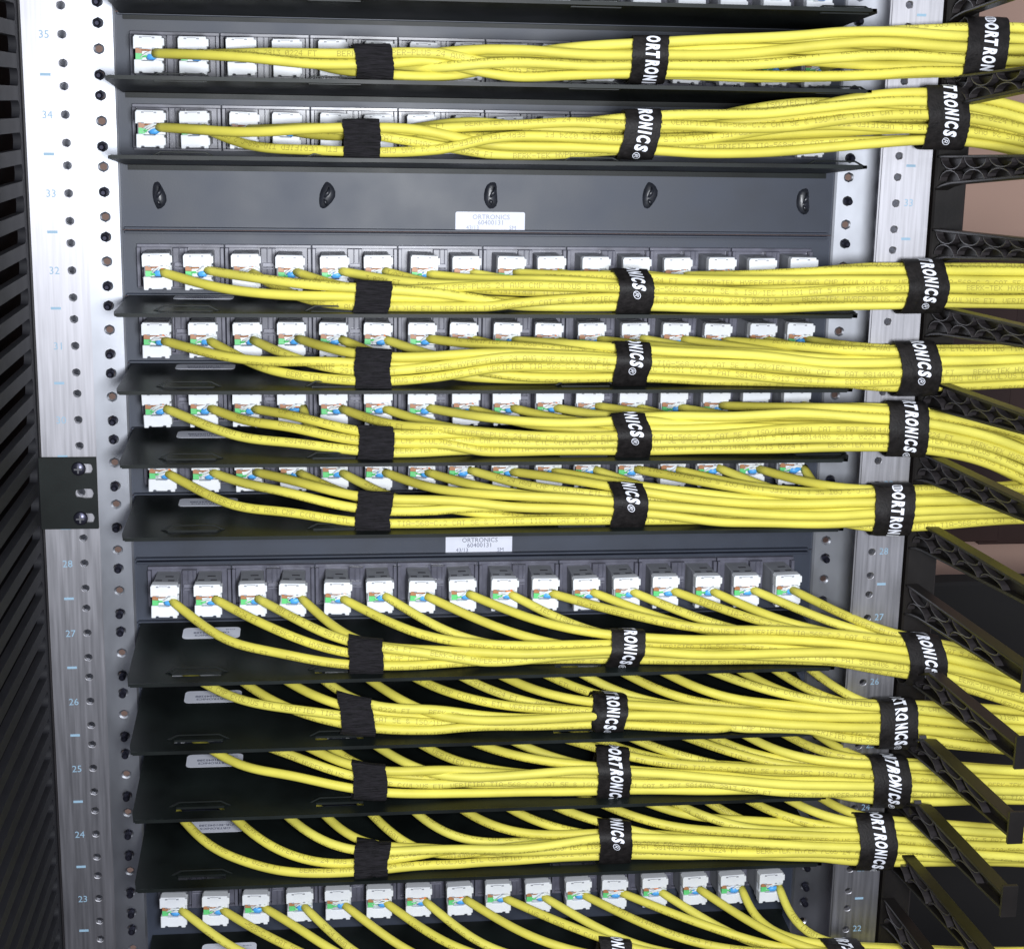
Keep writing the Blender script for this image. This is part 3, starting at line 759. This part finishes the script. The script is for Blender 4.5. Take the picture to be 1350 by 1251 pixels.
# ------------------------------------------------------------------ right: vertical cable manager with ribbed fingers
t = thing('cable_manager', 'black plastic cable manager with ribbed fingers, right of the silver post', 'cable manager', (290, -75, -780))
O = (-290, 75, 780)
m = MB(); m.box(271.5, 292, -74, -52, -770, 110); m.build('spine', M_finger, t, O, bevel=1.2)
YL0, YL1 = -72.0, -252.0
for k in range(-2, 14):
    zt0 = -76.0 - 44.45 * k - 6.5 * min(1, max(0, (k - 1) / 3)) + {-1: 2.0, -2: 10.0}.get(k, 0); neck = 18 if k in (7, 8, 9) else 0
    f = thing_f = put('finger', None, t, (0, 0, 0))
    # built as a mesh with its own ribs
    m = MB()
    def ztop(y): u = (YL0 - y) / (YL0 - YL1); return zt0 + 6.5 * u - neck * max(0, 1 - (YL0 - y) / 52)
    def zbot(y): u = (YL0 - y) / (YL0 - YL1); return zt0 - 18.5 + 15.0 * u - 3 * max(0, 0.1 - u) * 10
    ys = np.linspace(YL0, YL1, 15)
    top = [(y, ztop(y)) for y in ys]; bot = [(y, zbot(y)) for y in ys]
    xa, xb = 272.0, 280.5
    m.prism(top + [(y, z - 1.7) for y, z in top[::-1]], xa, xb, 'x')
    m.prism([(y, z + 1.7) for y, z in bot] + bot[::-1], xa, xb, 'x')
    m.prism([(y, z - 1.6) for y, z in top] + [(y, z + 1.6) for y, z in bot[::-1]], xa + 5.2, xa + 6.8, 'x')
    # flared tip: an upright bar
    yt = YL1; m.box(xa - 0.2, xb + 0.2, yt - 2.0, yt + 0.3, zbot(yt) - 4, ztop(yt) + 5)
    bpy.data.objects.remove(f)
    f = m.build('finger', M_finger, t, O, bevel=0.4)
    per = 36.0
    for c in range(10):
        y0 = YL0 - 5 - per * c; yc_ = y0 - per / 2
        if yc_ - per / 2 < YL1 + 2: break
        a, b = ztop(yc_) - 1.2, zbot(yc_) + 1.2; mid = (a + b) / 2
        q = MB()
        up = [(yc_ + per * .46 * math.cos(g), a - (a - mid) * math.sin(g)) for g in np.linspace(0, math.pi, 9)]
        dn = [(yc_ + per * .46 * math.cos(g), b + (mid - b) * math.sin(g)) for g in np.linspace(0, math.pi, 9)]
        for arc in (up, dn):
            P = [(y, z) for y, z in arc]
            inner = []
            for i_, (y, z) in enumerate(P):
                cy_ = yc_; inner.append((cy_ + (y - cy_) * 0.95, z + (0.8 if arc is up else -0.8) * math.sin(math.pi * i_ / 8)))
            q.prism(P + inner[::-1], xa + 0.4, xa + 5.1, 'x')
        q.build('rib', M_rib, f, bevel=0.22)

# ------------------------------------------------------------------ left: slatted duct cover
t = thing('slatted_duct', 'black slatted cable duct at the left edge of the photo', 'cable duct', (-280, -75, -780))
O = (280, 75, 780)
Xf, Xb = -272.0, -276.5
m = MB(); m.box(Xb, Xf, -81, -70, -770, 110); m.build('end_strip', M_duct, t, O, bevel=0.6)
m = MB(); m.box(Xf - 3, Xf + 1.2, -69.8, -66, -770, 110); m.build('edge_trim', M_black, t, O)
m = MB(); m.box(-296, -294, -260, 170, -770, 110); m.build('back_panel', M_ductback, t, O)
pitch = 17.6; h = 4.0; r = 3.6
# a slat: bar along Y with flared root so that the gaps between slats have rounded ends
g_ = pitch / 2
poly = [(-81, g_), (-81, -g_)]
poly += [(-81 - r * 0 - (r - r * math.cos(a)) , -g_ + (g_ - h) * math.sin(a)) for a in np.linspace(0.25, math.pi / 2, 6)]
poly += [(-260, -h), (-260, h)]
poly += [(-81 - (r - r * math.cos(a)), g_ - (g_ - h) * math.sin(a)) for a in np.linspace(math.pi / 2, 0.25, 6)]
q = MB(); q.prism(poly, Xb, Xf, 'x'); sm_ = q.mesh('slat', M_duct, bevel=0.5)
for k in range(48): put('slat', sm_, t, (280, 75, 780 + 92 - pitch * k))

# ------------------------------------------------------------------ room behind
def struct(o): o['kind'] = 'structure'; return o
m = MB(); m.box(-2600, 2600, 900, 960, -1900, 1500); struct(m.build('wall', M_wall))
m = MB(); m.box(-2600, 2600, -2500, 900, -1960, -1900); struct(m.build('floor', M_floor))
def backdrop(px0, px1, py0, py1, Y, label):  # upright dark sheet added where only shadow lies behind the fingers
    a, b = at(px0, py0, Y), at(px1, py1, Y)
    t = thing('shade_backdrop', label, 'backdrop', (b[0], Y, b[2]), 'dark sheets in place of shade behind the cable manager')
    m = MB(); m.box(a[0] - b[0], 0, -6, 12, 0, a[2] - b[2]); m.build('backdrop_face', M_shade, t, bevel=1)
backdrop(1120, 1313, 318, 712, 640, 'dark brown board standing in for shade behind the black fingers, left of the pale gap')
backdrop(1320, 1560, 318, 712, 642, 'dark brown board standing in for shade behind the black fingers, right of the pale gap')
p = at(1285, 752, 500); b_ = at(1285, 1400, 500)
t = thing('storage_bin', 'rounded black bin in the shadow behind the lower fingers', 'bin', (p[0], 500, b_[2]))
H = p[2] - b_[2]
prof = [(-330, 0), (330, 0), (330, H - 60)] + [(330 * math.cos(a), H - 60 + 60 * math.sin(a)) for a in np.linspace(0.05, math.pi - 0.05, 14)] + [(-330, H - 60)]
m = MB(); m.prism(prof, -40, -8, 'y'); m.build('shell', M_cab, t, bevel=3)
